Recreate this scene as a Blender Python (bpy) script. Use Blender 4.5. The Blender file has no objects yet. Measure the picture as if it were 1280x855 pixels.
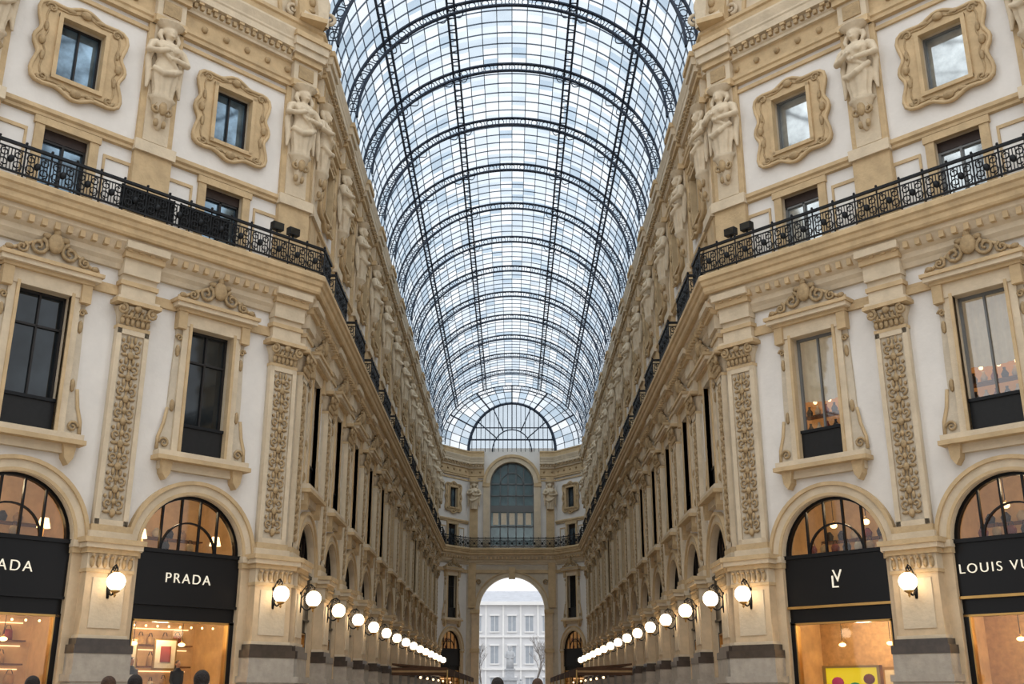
import bpy, math, random
from math import sin, cos, pi, radians, sqrt, atan2
from mathutils import Vector, Matrix
random.seed(7)
scene = bpy.context.scene
COL = scene.collection

# ------------------------------------------------------------------ materials
def lin(c):
    return tuple(((v/255.0)/12.92 if v/255.0 <= 0.04045 else ((v/255.0+0.055)/1.055)**2.4) for v in c)
MATS = {}
def mat(name, rgb, rough=0.8, noise=0.12, scale=1.2, bump=0.0, bscale=12, metal=0.0, spec=0.3, emit=None, es=0.0):
    m = bpy.data.materials.new(name); m.use_nodes = True
    nt = m.node_tree; b = nt.nodes['Principled BSDF']
    c = lin(rgb)
    b.inputs['Roughness'].default_value = rough
    b.inputs['Metallic'].default_value = metal
    b.inputs['Specular IOR Level'].default_value = spec
    tc = nt.nodes.new('ShaderNodeTexCoord')
    if noise > 0:
        n = nt.nodes.new('ShaderNodeTexNoise'); n.inputs['Scale'].default_value = scale
        n.inputs['Detail'].default_value = 6; n.inputs['Roughness'].default_value = 0.65
        nt.links.new(tc.outputs['Object'], n.inputs['Vector'])
        r = nt.nodes.new('ShaderNodeValToRGB')
        r.color_ramp.elements[0].position = 0.3; r.color_ramp.elements[1].position = 0.7
        r.color_ramp.elements[0].color = (*[v*(1-noise*1.6) for v in c], 1)
        r.color_ramp.elements[1].color = (*[min(1, v*(1+noise*0.6)) for v in c], 1)
        nt.links.new(n.outputs['Fac'], r.inputs['Fac'])
        nt.links.new(r.outputs['Color'], b.inputs['Base Color'])
    else:
        b.inputs['Base Color'].default_value = (*c, 1)
    if bump > 0:
        n2 = nt.nodes.new('ShaderNodeTexNoise'); n2.inputs['Scale'].default_value = bscale
        n2.inputs['Detail'].default_value = 4
        nt.links.new(tc.outputs['Object'], n2.inputs['Vector'])
        bp = nt.nodes.new('ShaderNodeBump'); bp.inputs['Strength'].default_value = bump
        bp.inputs['Distance'].default_value = 0.05
        nt.links.new(n2.outputs['Fac'], bp.inputs['Height'])
        nt.links.new(bp.outputs['Normal'], b.inputs['Normal'])
    if emit:
        b.inputs['Emission Color'].default_value = (*lin(emit), 1)
        b.inputs['Emission Strength'].default_value = es
    MATS[name] = m
    return m
mat('plaster_white', (222, 218, 212), 0.9, 0.06, 0.7, 0.15, 6)
mat('stone_ochre', (197, 172, 134), 0.85, 0.14, 1.5, 0.35, 9)
mat('stone_cream', (208, 192, 166), 0.85, 0.12, 1.3, 0.3, 9)
mat('relief', (176, 152, 116), 0.85, 0.2, 4, 0.4, 20)
mat('stone_panel', (198, 186, 166), 0.85, 0.12, 2, 0.3, 9)
mat('pier_stone', (206, 182, 148), 0.55, 0.14, 1.5, 0.15, 5, spec=0.5)
mat('plinth_stone', (172, 163, 150), 0.6, 0.16, 2.5, 0.2, 8)
mat('dark_marble', (72, 62, 54), 0.3, 0.3, 3, spec=0.5)
mat('iron_black', (22, 24, 27), 0.5, 0.0, metal=0.3)
mat('vault_iron', (98, 110, 126), 0.6, 0.1, 2)
mat('vault_iron_dark', (50, 60, 76), 0.6, 0.1, 2)
mat('sign_black', (12, 12, 14), 0.35, 0.0, spec=0.25)
mat('sign_letter', (225, 220, 205), 0.5, 0.0, emit=(255, 245, 220), es=0.4)
mat('brass', (190, 150, 90), 0.3, 0.1, metal=0.9)
mat('glass_dark', (44, 50, 54), 0.05, 0.4, 0.8, metal=0.5, spec=0.9)
mat('glass_teal', (84, 108, 110), 0.1, 0.4, 0.6, metal=0.2, spec=0.8)
mat('glass_blue', (118, 142, 160), 0.05, 0.5, 0.9, metal=0.65, spec=0.8)  # dimmer bluish reflection put into the tint of these upper panes
mat('glass_sky', (196, 204, 206), 0.05, 0.3, 0.9, metal=0.65, spec=0.8)  # bright sky reflection put into the colour of the right upper panes
mat('frame_dark', (36, 34, 34), 0.5, 0)
mat('frame_grey', (110, 112, 112), 0.5, 0)
mat('panel_black', (24, 25, 26), 0.5, 0.2, 6)
mat('globe', (255, 240, 210), 0.4, 0, emit=(255, 226, 186), es=8)
mat('small_lamp', (255, 240, 210), 0.4, 0, emit=(255, 210, 150), es=4)
mat('shop_wall_glow', (206, 168, 122), 0.8, 0.2, 1.5, emit=(255, 185, 110), es=0.14)  # wall glows by itself, in place of light falling on it
mat('shop_ceiling_light', (255, 230, 190), 0.5, 0, emit=(255, 212, 160), es=7)
mat('shelf_light', (255, 230, 190), 0.5, 0, emit=(255, 212, 160), es=2.2)
mat('shelf_wood', (120, 78, 44), 0.5, 0.3, 4)
mat('goods_red', (150, 60, 46), 0.5, 0.2, 5)
mat('goods_tan', (206, 166, 116), 0.5, 0.2, 5)
mat('goods_dark', (50, 36, 30), 0.5, 0.2, 5)
mat('goods_cream', (228, 212, 186), 0.6, 0.1, 5)
mat('goods_yellow', (236, 206, 40), 0.5, 0.0, emit=(255, 220, 40), es=0.5)
mat('goods_pink', (226, 70, 130), 0.5, 0.0)
mat('goods_green', (40, 160, 120), 0.5, 0.0)
mat('curtain_glow', (218, 204, 180), 0.9, 0.1, 3, emit=(255, 225, 185), es=0.14)  # faint emission stands in for room light on the cloth
mat('room_glow', (200, 150, 95), 0.9, 0.2, 2, emit=(255, 175, 95), es=0.3)  # room surfaces emit the warm interior light themselves
mat('floor_marble', (190, 176, 160), 0.25, 0.2, 0.8, spec=0.5)
mat('floor_dark', (90, 70, 60), 0.25, 0.2, 0.8, spec=0.5)
mat('awning', (86, 60, 42), 0.8, 0.15, 3)
mat('awning_valance', (170, 140, 100), 0.8, 0.15, 3)
mat('city_wall', (206, 206, 208), 0.9, 0.06, 0.3)  # city colours paled to put the distant haze into them
mat('city_trim', (226, 225, 224), 0.9, 0.04, 0.5)
mat('city_window', (158, 164, 172), 0.3, 0.1, 1)
mat('city_roof', (176, 178, 184), 0.9, 0.1, 1)
mat('paving', (150, 146, 142), 0.8, 0.15, 1)
mat('bark', (140, 134, 130), 0.9, 0.2, 3)
mat('monument_stone', (176, 178, 182), 0.8, 0.12, 2)
mat('skin', (205, 155, 125), 0.55, 0.05, 8)
mat('hair_dark', (34, 26, 22), 0.6, 0.3, 30, 0.5, 60)
mat('hair_brown', (74, 50, 34), 0.6, 0.3, 30, 0.5, 60)
mat('coat_navy', (30, 34, 46), 0.9, 0.2, 6, 0.3, 40)
mat('coat_grey', (70, 68, 68), 0.9, 0.2, 6, 0.3, 40)
mat('trouser', (36, 38, 46), 0.9, 0.2, 6)
mat('shoe', (25, 20, 18), 0.4, 0)

def vglass(name, rgb, fac):
    m = bpy.data.materials.new(name); m.use_nodes = True
    nt = m.node_tree; nt.nodes.clear()
    out = nt.nodes.new('ShaderNodeOutputMaterial'); mx = nt.nodes.new('ShaderNodeMixShader')
    tr = nt.nodes.new('ShaderNodeBsdfTransparent'); tl = nt.nodes.new('ShaderNodeBsdfTranslucent')
    tr.inputs['Color'].default_value = (*lin(rgb), 1)
    tc = nt.nodes.new('ShaderNodeTexCoord'); n = nt.nodes.new('ShaderNodeTexNoise'); n.inputs['Scale'].default_value = 0.8
    r = nt.nodes.new('ShaderNodeValToRGB')
    c = lin(rgb)
    r.color_ramp.elements[0].position = .35; r.color_ramp.elements[1].position = .65
    r.color_ramp.elements[0].color = (*[v*0.75 for v in c], 1); r.color_ramp.elements[1].color = (*c, 1)
    nt.links.new(tc.outputs['Object'], n.inputs['Vector']); nt.links.new(n.outputs['Fac'], r.inputs['Fac'])
    nt.links.new(r.outputs['Color'], tl.inputs['Color'])
    mx.inputs[0].default_value = fac
    nt.links.new(tr.outputs[0], mx.inputs[1]); nt.links.new(tl.outputs[0], mx.inputs[2])
    nt.links.new(mx.outputs[0], out.inputs['Surface'])
    MATS[name] = m
vglass('roof_glass_a', (228, 235, 240), .25)
vglass('roof_glass_b', (212, 222, 230), .30)
vglass('roof_glass_c', (244, 247, 249), .25)
vglass('roof_glass_d', (190, 205, 217), .35)
def sglass(name, tint, gl):
    m = bpy.data.materials.new(name); m.use_nodes = True
    nt = m.node_tree; nt.nodes.clear()
    out = nt.nodes.new('ShaderNodeOutputMaterial'); mx = nt.nodes.new('ShaderNodeMixShader')
    tr = nt.nodes.new('ShaderNodeBsdfTransparent'); g = nt.nodes.new('ShaderNodeBsdfGlossy')
    tr.inputs['Color'].default_value = (*lin(tint), 1); g.inputs['Roughness'].default_value = 0.03
    mx.inputs[0].default_value = gl
    nt.links.new(tr.outputs[0], mx.inputs[1]); nt.links.new(g.outputs[0], mx.inputs[2])
    nt.links.new(mx.outputs[0], out.inputs['Surface']); MATS[name] = m
sglass('shop_glass', (235, 235, 230), 0.07)
sglass('window_glass', (225, 228, 228), 0.22)

# ------------------------------------------------------------------ mesh builder
class MB:
    def __init__(s): s.v = []; s.f = []; s.m = []; s.s = []; s.mats = []
    def mi(s, n):
        if n not in s.mats: s.mats.append(n)
        return s.mats.index(n)
    def add(s, vs, fs, m, smooth=False):
        o = len(s.v); k = s.mi(m); s.v.extend(vs)
        for f in fs:
            s.f.append(tuple(i+o for i in f)); s.m.append(k); s.s.append(smooth)
    def box(s, x0, x1, y0, y1, z0, z1, m):
        s.add([(x0,y0,z0),(x1,y0,z0),(x1,y1,z0),(x0,y1,z0),(x0,y0,z1),(x1,y0,z1),(x1,y1,z1),(x0,y1,z1)],
              [(0,3,2,1),(4,5,6,7),(0,1,5,4),(1,2,6,5),(2,3,7,6),(3,0,4,7)], m)
    def quad(s, a, b, c, d, m): s.add([a,b,c,d], [(0,1,2,3)], m)
    def obox(s, p, t, w, o0, o1, z0, z1, m):
        n = (t[1], -t[0]); vs = []
        for z in (z0, z1):
            for a, o in ((-w/2,o0),(w/2,o0),(w/2,o1),(-w/2,o1)):
                vs.append((p[0]+t[0]*a+n[0]*o, p[1]+t[1]*a+n[1]*o, z))
        s.add(vs, [(0,3,2,1),(4,5,6,7),(0,1,5,4),(1,2,6,5),(2,3,7,6),(3,0,4,7)], m)
    def tube(s, pts, r, m, n=6, closed=False, smooth=True, flat=1.0):
        pts = [Vector(p) for p in pts]; N = len(pts)
        rs = r if isinstance(r, (list, tuple)) else [r]*N
        vs = []
        prev = None
        for i, p in enumerate(pts):
            if closed: t = (pts[(i+1) % N]-pts[i-1])
            else: t = pts[min(i+1, N-1)]-pts[max(i-1, 0)]
            if t.length < 1e-9: t = Vector((0,0,1))
            t.normalize()
            if prev is None:
                a = Vector((0,1,0)) if abs(t.y) < 0.9 else Vector((1,0,0))
            else: a = prev
            u = (a - t*a.dot(t)); u.normalize(); prev = u
            w = t.cross(u)
            for k in range(n):
                an = 2*pi*k/n + (pi/n)
                vs.append(tuple(p + u*cos(an)*rs[i]*flat + w*sin(an)*rs[i]))
        fs = []
        for i in range(N if closed else N-1):
            j = (i+1) % N
            for k in range(n):
                fs.append((i*n+k, i*n+(k+1) % n, j*n+(k+1) % n, j*n+k))
        if not closed:
            fs.append(tuple(range(n))[::-1]); fs.append(tuple((N-1)*n+k for k in range(n)))
        s.add(vs, fs, m, smooth)
    def ell(s, c, r, m, nu=8, nv=5):
        vs = [(c[0], c[1], c[2]-r[2])]
        for j in range(1, nv):
            ph = -pi/2+pi*j/nv
            for i in range(nu):
                a = 2*pi*i/nu
                vs.append((c[0]+r[0]*cos(ph)*cos(a), c[1]+r[1]*cos(ph)*sin(a), c[2]+r[2]*sin(ph)))
        vs.append((c[0], c[1], c[2]+r[2])); fs = []
        for i in range(nu):
            fs.append((0, 1+(i+1) % nu, 1+i))
            fs.append((len(vs)-1, len(vs)-1-nu+i, len(vs)-1-nu+(i+1) % nu))
        for j in range(nv-2):
            for i in range(nu):
                a = 1+j*nu
                fs.append((a+i, a+(i+1) % nu, a+nu+(i+1) % nu, a+nu+i))
        s.add(vs, fs, m, True)
    def poly(s, pts, y0, y1, m):
        n = len(pts)
        vs = [(p[0], y0, p[1]) for p in pts]+[(p[0], y1, p[1]) for p in pts]
        fs = [tuple(range(n)), tuple(range(2*n-1, n-1, -1))]
        for i in range(n):
            j = (i+1) % n; fs.append((i, n+i, n+j, j))
        s.add(vs, fs, m)
    def loft(s, rings, m, n=16, fold=0, nf=9):
        vs = []
        for q in rings:
            for k in range(n):
                a = 2*pi*k/n; f = 1+(q[5] if len(q) > 5 else 0)*cos(nf*a)
                vs.append((q[0]+q[3]*cos(a)*f, q[1]+q[4]*sin(a)*f, q[2]))
        fs = []
        for i in range(len(rings)-1):
            for k in range(n):
                fs.append((i*n+k, i*n+(k+1) % n, (i+1)*n+(k+1) % n, (i+1)*n+k))
        fs.append(tuple(range(n))[::-1]); fs.append(tuple((len(rings)-1)*n+k for k in range(n)))
        s.add(vs, fs, m, True)
    def spiral(s, cx, cz, y, R, m, sx=1, start=0.0, turns=1.5, r=0.05, steps=14, sz=1, n=5):
        pts = []; rr = []
        for i in range(steps+1):
            f = i/steps; a = start+2*pi*turns*f; q = R*(1-0.85*f)
            pts.append((cx+sx*q*cos(a), y, cz+sz*q*sin(a))); rr.append(r*(1-0.4*f))
        s.tube(pts, rr, m, n)
    def arc_band(s, r0, r1, zc, y0, y1, m, a0=0, a1=pi, n=20, sx=1.0, cx=0):
        vs = []
        for i in range(n+1):
            a = a0+(a1-a0)*i/n
            for r, y in ((r0,y0),(r1,y0),(r1,y1),(r0,y1)):
                vs.append((cx+sx*r*cos(a), y, zc+r*sin(a)))
        fs = []
        for i in range(n):
            for k in range(4):
                fs.append((i*4+k, i*4+(k+1) % 4, i*4+4+(k+1) % 4, i*4+4+k))
        fs.append((0,1,2,3)); fs.append((n*4+3, n*4+2, n*4+1, n*4))
        s.add(vs, fs, m)
    def sweep(s, prof, path, m, cap=True):
        P = len(prof); N = len(path); vs = []
        ns = []
        for i in range(N-1):
            d = Vector((path[i+1][0]-path[i][0], path[i+1][1]-path[i][1])); d.normalize()
            ns.append(Vector((d.y, -d.x)))
        for i in range(N):
            if i == 0: mm = ns[0]
            elif i == N-1: mm = ns[-1]
            else: mm = (ns[i-1]+ns[i])/(1+ns[i-1].dot(ns[i]))
            for o, z in prof:
                vs.append((path[i][0]+mm.x*o, path[i][1]+mm.y*o, z))
        fs = []
        for i in range(N-1):
            for k in range(P-1):
                fs.append((i*P+k, i*P+k+1, (i+1)*P+k+1, (i+1)*P+k))
        if cap:
            fs.append(tuple(range(P))); fs.append(tuple((N-1)*P+k for k in range(P))[::-1])
        s.add(vs, fs, m)
    def blocks(s, path, o0, o1, z0, z1, w, sp, m):
        for i in range(len(path)-1):
            a = Vector(path[i]); b = Vector(path[i+1]); L = (b-a).length; t = (b-a)/L
            k = max(1, int(L/sp))
            for j in range(k):
                p = a+t*(L*(j+.5)/k)
                s.obox((p.x, p.y), (t.x, t.y), w, o0, o1, z0, z1, m)
    def mesh(s, name):
        me = bpy.data.meshes.new(name); me.from_pydata(s.v, [], s.f)
        for n in s.mats: me.materials.append(MATS[n])
        me.polygons.foreach_set('material_index', s.m)
        me.polygons.foreach_set('use_smooth', s.s)
        me.update(); return me
def obj(name, me, loc=(0,0,0), rot=0.0, scale=(1,1,1), parent=None):
    o = bpy.data.objects.new(name, me); COL.objects.link(o)
    o.location = loc; o.rotation_euler = (0, 0, rot); o.scale = scale
    if parent: o.parent = parent
    return o
def empty(name, loc=(0,0,0)):
    o = bpy.data.objects.new(name, None); COL.objects.link(o); o.location = loc; o.empty_display_size = 0.3
    return o
def remeshed(mb, name, vox):
    me = mb.mesh(name+'_src'); o = obj('tmp', me)
    md = o.modifiers.new('r', 'REMESH'); md.mode = 'VOXEL'; md.voxel_size = vox; md.use_smooth_shade = True
    sm = o.modifiers.new('s', 'SMOOTH'); sm.factor = .5; sm.iterations = 2
    dg = bpy.context.evaluated_depsgraph_get(); dg.update()
    m2 = bpy.data.meshes.new_from_object(o.evaluated_get(dg)); m2.name = name
    bpy.data.objects.remove(o); bpy.data.meshes.remove(me)
    if not m2.materials: m2.materials.append(MATS[mb.mats[0]])
    m2.polygons.foreach_set('material_index', [0]*len(m2.polygons))
    return m2

# ------------------------------------------------------------------ layout
FD = (0.695, 0.719); FL = 14.2
CX0, CY0 = 7.6, 37.9                    # reference point of the octagon facet line
W = 8.0; Y0 = CY0-(W-CX0)*FD[1]/FD[0]; YE = 113.2; YW = 117.0; XE = 4.9
U0 = (W-CX0)/FD[0]
NL = (-CX0-FD[0]*FL, CY0-FD[1]*FL)
PATH = [(NL[0]-7, NL[1]), NL, (-W, Y0), (-W, YE), (-XE, YW), (XE, YW), (W, YE), (W, Y0), (-NL[0], NL[1]), (-NL[0]+7, NL[1])]
AF = atan2(FD[1], FD[0])
BAYF = 5.8; BAYA = 5.72

def fx(u):
    return (-CX0-FD[0]*u, CY0-FD[1]*u)

HB = 2.9
def wall_rect_band(mb, hw, zb0, zb1, oh, z0, z1, m, dep=.35, mj='stone_cream'):
    mb.quad((-hw,0,zb0),(-oh,0,zb0),(-oh,0,zb1),(-hw,0,zb1), m)
    mb.quad((oh,0,zb0),(hw,0,zb0),(hw,0,zb1),(oh,0,zb1), m)
    mb.quad((-oh,0,zb0),(oh,0,zb0),(oh,0,z0),(-oh,0,z0), m)
    mb.quad((-oh,0,z1),(oh,0,z1),(oh,0,zb1),(-oh,0,zb1), m)
    mb.quad((-oh,0,z0),(-oh,0,z1),(-oh,dep,z1),(-oh,dep,z0), mj)
    mb.quad((oh,0,z0),(oh,0,z1),(oh,dep,z1),(oh,dep,z0), mj)
    mb.quad((-oh,0,z0),(oh,0,z0),(oh,dep,z0),(-oh,dep,z0), mj)
    mb.quad((-oh,0,z1),(oh,0,z1),(oh,dep,z1),(-oh,dep,z1), mj)
def wall_arch_band(mb, hw, zb0, zb1, r, z0, zs, m, dep=.5, mj='stone_cream', n=24):
    mb.quad((-hw,0,zb0),(-r,0,zb0),(-r,0,zb1),(-hw,0,zb1), m)
    mb.quad((r,0,zb0),(hw,0,zb0),(hw,0,zb1),(r,0,zb1), m)
    if z0 > zb0: mb.quad((-r,0,zb0),(r,0,zb0),(r,0,z0),(-r,0,z0), m)
    for i in range(n):
        a = pi*i/n; b = pi*(i+1)/n
        p = (r*cos(a), zs+r*sin(a)); q = (r*cos(b), zs+r*sin(b))
        mb.quad((p[0],0,p[1]),(p[0],0,zb1),(q[0],0,zb1),(q[0],0,q[1]), m)
        mb.quad((p[0],0,p[1]),(q[0],0,q[1]),(q[0],dep,q[1]),(p[0],dep,p[1]), mj)
    for sx in (-r, r):
        mb.quad((sx,0,z0),(sx,0,zs),(sx,dep,zs),(sx,dep,z0), mj)
AR = 1.85; AS = 5.9
def bay_mesh():
    mb = MB()
    wall_arch_band(mb, HB, 0, 8.45, AR, 0, AS, 'plaster_white')
    wall_rect_band(mb, HB, 8.45, 15.0, .8, 9.05, 13.4, 'plaster_white')
    wall_rect_band(mb, HB, 15.0, 19.2, .75, 16.6, 18.85, 'plaster_white')
    wall_rect_band(mb, HB, 19.2, 24.2, .75, 20.65, 22.85, 'plaster_white')
    mb.quad((-HB,0,24.2),(HB,0,24.2),(HB,0,27.2),(-HB,0,27.2), 'stone_cream')
    for sx in (-1, 1):
        a, b = sorted((sx*AR, sx*(AR+.42)))
        mb.box(a, b, -.16, .02, 0, 5.55, 'pier_stone')
        mb.box(a-.03, b+.03, -.24, .02, 5.55, 5.72, 'stone_ochre')
        mb.box(a-.05, b+.05, -.3, .02, 5.72, 5.92, 'stone_cream')
    mb.arc_band(AR-.02, AR+.42, AS, -.14, .02, 'stone_cream', n=28)
    mb.arc_band(AR+.34, AR+.46, AS, -.22, .02, 'stone_ochre', n=28)
    mb.arc_band(AR+.0, AR+.1, AS, -.18, .02, 'stone_ochre', n=28)
    for x0, x1, z0, z1 in ((-1.05,-.75,16.4,19.0),(.75,1.05,16.4,19.0)):
        mb.box(x0, x1, -.1, .02, z0, z1, 'stone_ochre')
    mb.box(-1.1, 1.1, -.14, .02, 18.85, 19.1, 'stone_ochre')
    for sx in (-1, 1):
        mb.box(sx*1.75-.5, sx*1.75+.5, -.05, .01, 18.5, 18.62, 'stone_ochre')
        mb.box(sx*1.75-.5, sx*1.75-.42, -.05, .01, 16.6, 18.5, 'stone_ochre')
        mb.box(sx*1.75+.42, sx*1.75+.5, -.05, .01, 16.6, 18.5, 'stone_ochre')
    return mb.mesh('bay_wall')

def leaf(mb, x, y, z, h, w, m='relief'):
    mb.ell((x, y, z+h/2), (w, .07, h/2), m, 6, 4)
    mb.ell((x, y-.06, z+h*.95), (w*.8, .08, h*.14), m, 6, 4)
def pilaster_mesh():
    mb = MB()
    mb.box(-.92, .92, -.8, .05, 0, 1.9, 'plinth_stone')
    mb.box(-.97, .97, -.85, .05, 1.9, 2.1, 'plinth_stone')
    mb.box(-.88, .88, -.74, .05, 2.1, 2.68, 'plinth_stone')
    mb.box(-.9, .9, -.76, .05, 2.68, 2.92, 'dark_marble')
    mb.box(-.82, .82, -.66, .05, 2.92, 3.1, 'dark_marble')
    mb.box(-.76, .76, -.6, .05, 3.1, 3.2, 'stone_cream')
    mb.box(-.72, .72, -.55, .05, 3.15, 5.05, 'pier_stone')
    mb.box(-.5, .5, -.585, -.5, 3.4, 4.85, 'stone_cream')
    mb.box(-.76, .76, -.6, .05, 5.0, 5.1, 'stone_ochre')
    mb.box(-.74, .74, -.57, .05, 5.1, 5.55, 'stone_cream')
    for i in range(7):
        leaf(mb, -.6+.2*i, -.6, 5.12, .36, .08)
    mb.box(-.82, .82, -.66, .05, 5.55, 5.7, 'stone_ochre')
    mb.box(-.9, .9, -.76, .05, 5.7, 5.85, 'stone_cream')
    mb.box(-.97, .97, -.82, .05, 5.85, 6.0, 'stone_ochre')
    mb.box(-.68, .68, -.36, .05, 6.0, 6.25, 'stone_cream')
    mb.box(-.62, .62, -.32, .05, 6.25, 6.45, 'stone_ochre')
    mb.box(-.54, .54, -.2, .05, 6.45, 12.75, 'stone_panel')
    for sx in (-1, 1):
        mb.box(sx*.47-.08, sx*.47+.08, -.27, -.1, 6.45, 12.75, 'stone_cream')
    mb.box(-.54, .54, -.27, -.1, 6.45, 6.62, 'stone_cream'); mb.box(-.54, .54, -.27, -.1, 12.58, 12.75, 'stone_cream')
    y = -.23
    mb.tube([(0,y,6.7),(0,y,12.5)], .035, 'relief', 5)
    z = 6.85
    while z < 12.1:
        mb.ell((0,y-.02,z), (.11,.09,.14), 'relief', 6, 4)
        for sx in (-1, 1):
            mb.spiral(sx*.17, z+.28, y, .16, 'relief', sx=sx, start=-pi/2, turns=1.2, r=.042, steps=9)
            mb.ell((sx*.2,y,z+.02), (.13,.06,.06), 'relief', 6, 4)
            mb.ell((sx*.12,y,z+.55), (.06,.06,.13), 'relief', 6, 4)
            mb.ell((sx*.28,y,z+.5), (.06,.06,.07), 'relief', 6, 4)
        mb.ell((0,y-.03,z+.34), (.08,.08,.1), 'relief', 6, 4)
        z += .72
    mb.box(-.56, .56, -.28, .05, 12.75, 12.86, 'stone_ochre')
    mb.loft([(0,-.02,12.86,.5,.24),(0,-.02,13.2,.54,.28),(0,-.02,13.5,.66,.4)], 'stone_cream', 12)
    for i in range(6):
        leaf(mb, -.44+.176*i, -.3, 12.86, .3, .09)
    for i in range(5):
        leaf(mb, -.36+.18*i, -.34, 13.08, .3, .08)
    for sx in (-1, 1):
        mb.spiral(sx*.52, 13.36, -.42, .19, 'relief', sx=sx, start=pi/2, turns=1.5, r=.06, steps=12)
        mb.ell((sx*.52, -.42, 13.36), (.06,.08,.06), 'relief', 6, 4)
    mb.ell((0,-.42,13.45), (.14,.08,.12), 'relief', 8, 5)
    mb.box(-.78, .78, -.5, .05, 13.55, 13.68, 'stone_ochre'); mb.box(-.72, .72, -.44, .05, 13.68, 13.78, 'stone_cream')
    mb.box(-.6, .6, -.3, .05, 13.78, 14.55, 'stone_cream')
    mb.box(-.66, .66, -.36, .05, 14.2, 14.35, 'stone_ochre')
    mb.box(-.64, .64, -.42, .05, 14.55, 15.1, 'stone_cream')
    mb.box(-.7, .7, -.55, .05, 15.1, 15.35, 'stone_ochre')
    mb.box(-.76, .76, -.72, .05, 15.35, 15.6, 'stone_cream')
    # upper order
    mb.box(-.75, .75, -.3, .05, 16.4, 17.3, 'stone_ochre')
    mb.box(-.68, .68, -.22, .05, 17.3, 19.2, 'stone_ochre')
    mb.box(-.75, .75, -.34, .05, 19.1, 19.5, 'stone_cream')
    mb.box(-.66, .66, -.14, .05, 19.5, 24.3, 'stone_ochre')
    mb.box(-.46, .46, -.2, .0, 19.6, 24.2, 'stone_cream')
    mb.loft([(0,-.22,20.1,.05,.05),(0,-.24,20.2,.14,.14),(0,-.3,20.75,.22,.2),(0,-.32,21.15,.4,.3),(0,-.32,21.25,.5,.36)], 'stone_cream', 12)
    for sx in (-1, 1):
        mb.spiral(sx*.24, 20.8, -.42, .2, 'relief', sx=sx, start=pi/2, turns=1.4, r=.07)
        mb.ell((sx*.14,-.36,20.3), (.1,.1,.16), 'relief', 6, 4)
    mb.ell((0,-.5,20.85), (.16,.12,.3), 'relief', 8, 5)
    mb.box(-.6, .6, -.45, .05, 24.2, 24.45, 'stone_ochre')
    mb.box(-.55, .55, -.36, .05, 24.45, 25.3, 'stone_cream')
    mb.box(-.34, .34, -.41, -.31, 24.6, 25.15, 'relief')
    mb.box(-.66, .66, -.5, .05, 25.3, 25.55, 'stone_ochre')
    mb.box(-.72, .72, -.62, .05, 25.55, 25.85, 'stone_cream')
    mb.box(-.78, .78, -.72, .05, 25.85, 26.2, 'stone_cream')
    mb.box(-.84, .84, -.8, .05, 26.2, 26.42, 'stone_ochre')
    return mb.mesh('pilaster')

def statue_mesh():
    mb = MB(); m = 'stone_cream'
    mb.loft([(0,0,.2,.38,.28,.06),(0,0,.45,.36,.28,.1),(0,0,.8,.42,.32,.1),(0,0,1.15,.47,.34,.06),(0,0,1.45,.43,.3,.03),
             (0,0,1.75,.35,.26,.0),(0,0,2.05,.42,.3,0),(0,-.02,2.22,.48,.3,0),(0,0,2.38,.5,.24,0),(0,0,2.48,.34,.18,0),(0,0,2.54,.15,.15,0)], m, 36)
    mb.tube([(0,0,2.4),(0,-.03,2.72)], .14, m, 10)
    mb.ell((0,-.08,2.82), (.19,.23,.25), m, 14, 10)
    mb.ell((0,.0,2.92), (.28,.26,.2), m, 14, 8)
    mb.ell((0,-.31,2.8), (.035,.05,.06), m, 6, 5)
    mb.ell((0,-.26,2.68), (.09,.06,.05), m, 6, 5)
    mb.loft([(0,0,3.0,.24,.22),(0,0,3.1,.4,.3),(0,0,3.25,.56,.4)], m, 12)
    for sx in (-1, 1):
        mb.ell((sx*.18,-.27,2.12), (.15,.12,.14), m, 8, 6)
        if sx < 0:   # arm crossing the chest
            e = (sx*.74,-.1,1.9); h = (sx*.12,-.44,2.0)
            mb.tube([(sx*.4,0,2.34),(sx*.58,0,2.26),e,(sx*.45,-.32,1.88),h], [.16,.16,.13,.11,.08], m, 10)
        else:        # arm folded lower
            e = (sx*.74,-.1,1.84); h = (sx*.1,-.42,1.72)
            mb.tube([(sx*.4,0,2.34),(sx*.58,0,2.24),e,(sx*.45,-.32,1.74),h], [.16,.16,.13,.11,.08], m, 10)
        for f in range(4):
            mb.tube([h,(h[0]-sx*.12,h[1]-.04,h[2]+.05-.04*f)], .03, m, 6)
        mb.tube([(sx*.28,.05,2.95),(sx*.36,.0,2.7),(sx*.3,-.1,2.5)], [.1,.1,.06], m, 8)
        mb.tube([(sx*.46,.08,2.3),(sx*.62,.12,1.7),(sx*.56,.08,1.0),(sx*.62,.05,.5)], [.1,.12,.12,.05], m, 8)
    mb.tube([(-.5,-.1,1.3),(-.2,-.36,1.05),(.1,-.4,1.15),(.5,-.12,1.5)], [.1,.12,.12,.1], m, 8)
    mb.tube([(-.44,-.1,2.3),(-.1,-.36,1.75),(.4,-.22,1.4)], [.07,.09,.07], m, 8)
    return remeshed(mb, 'caryatid', .03)

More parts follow.
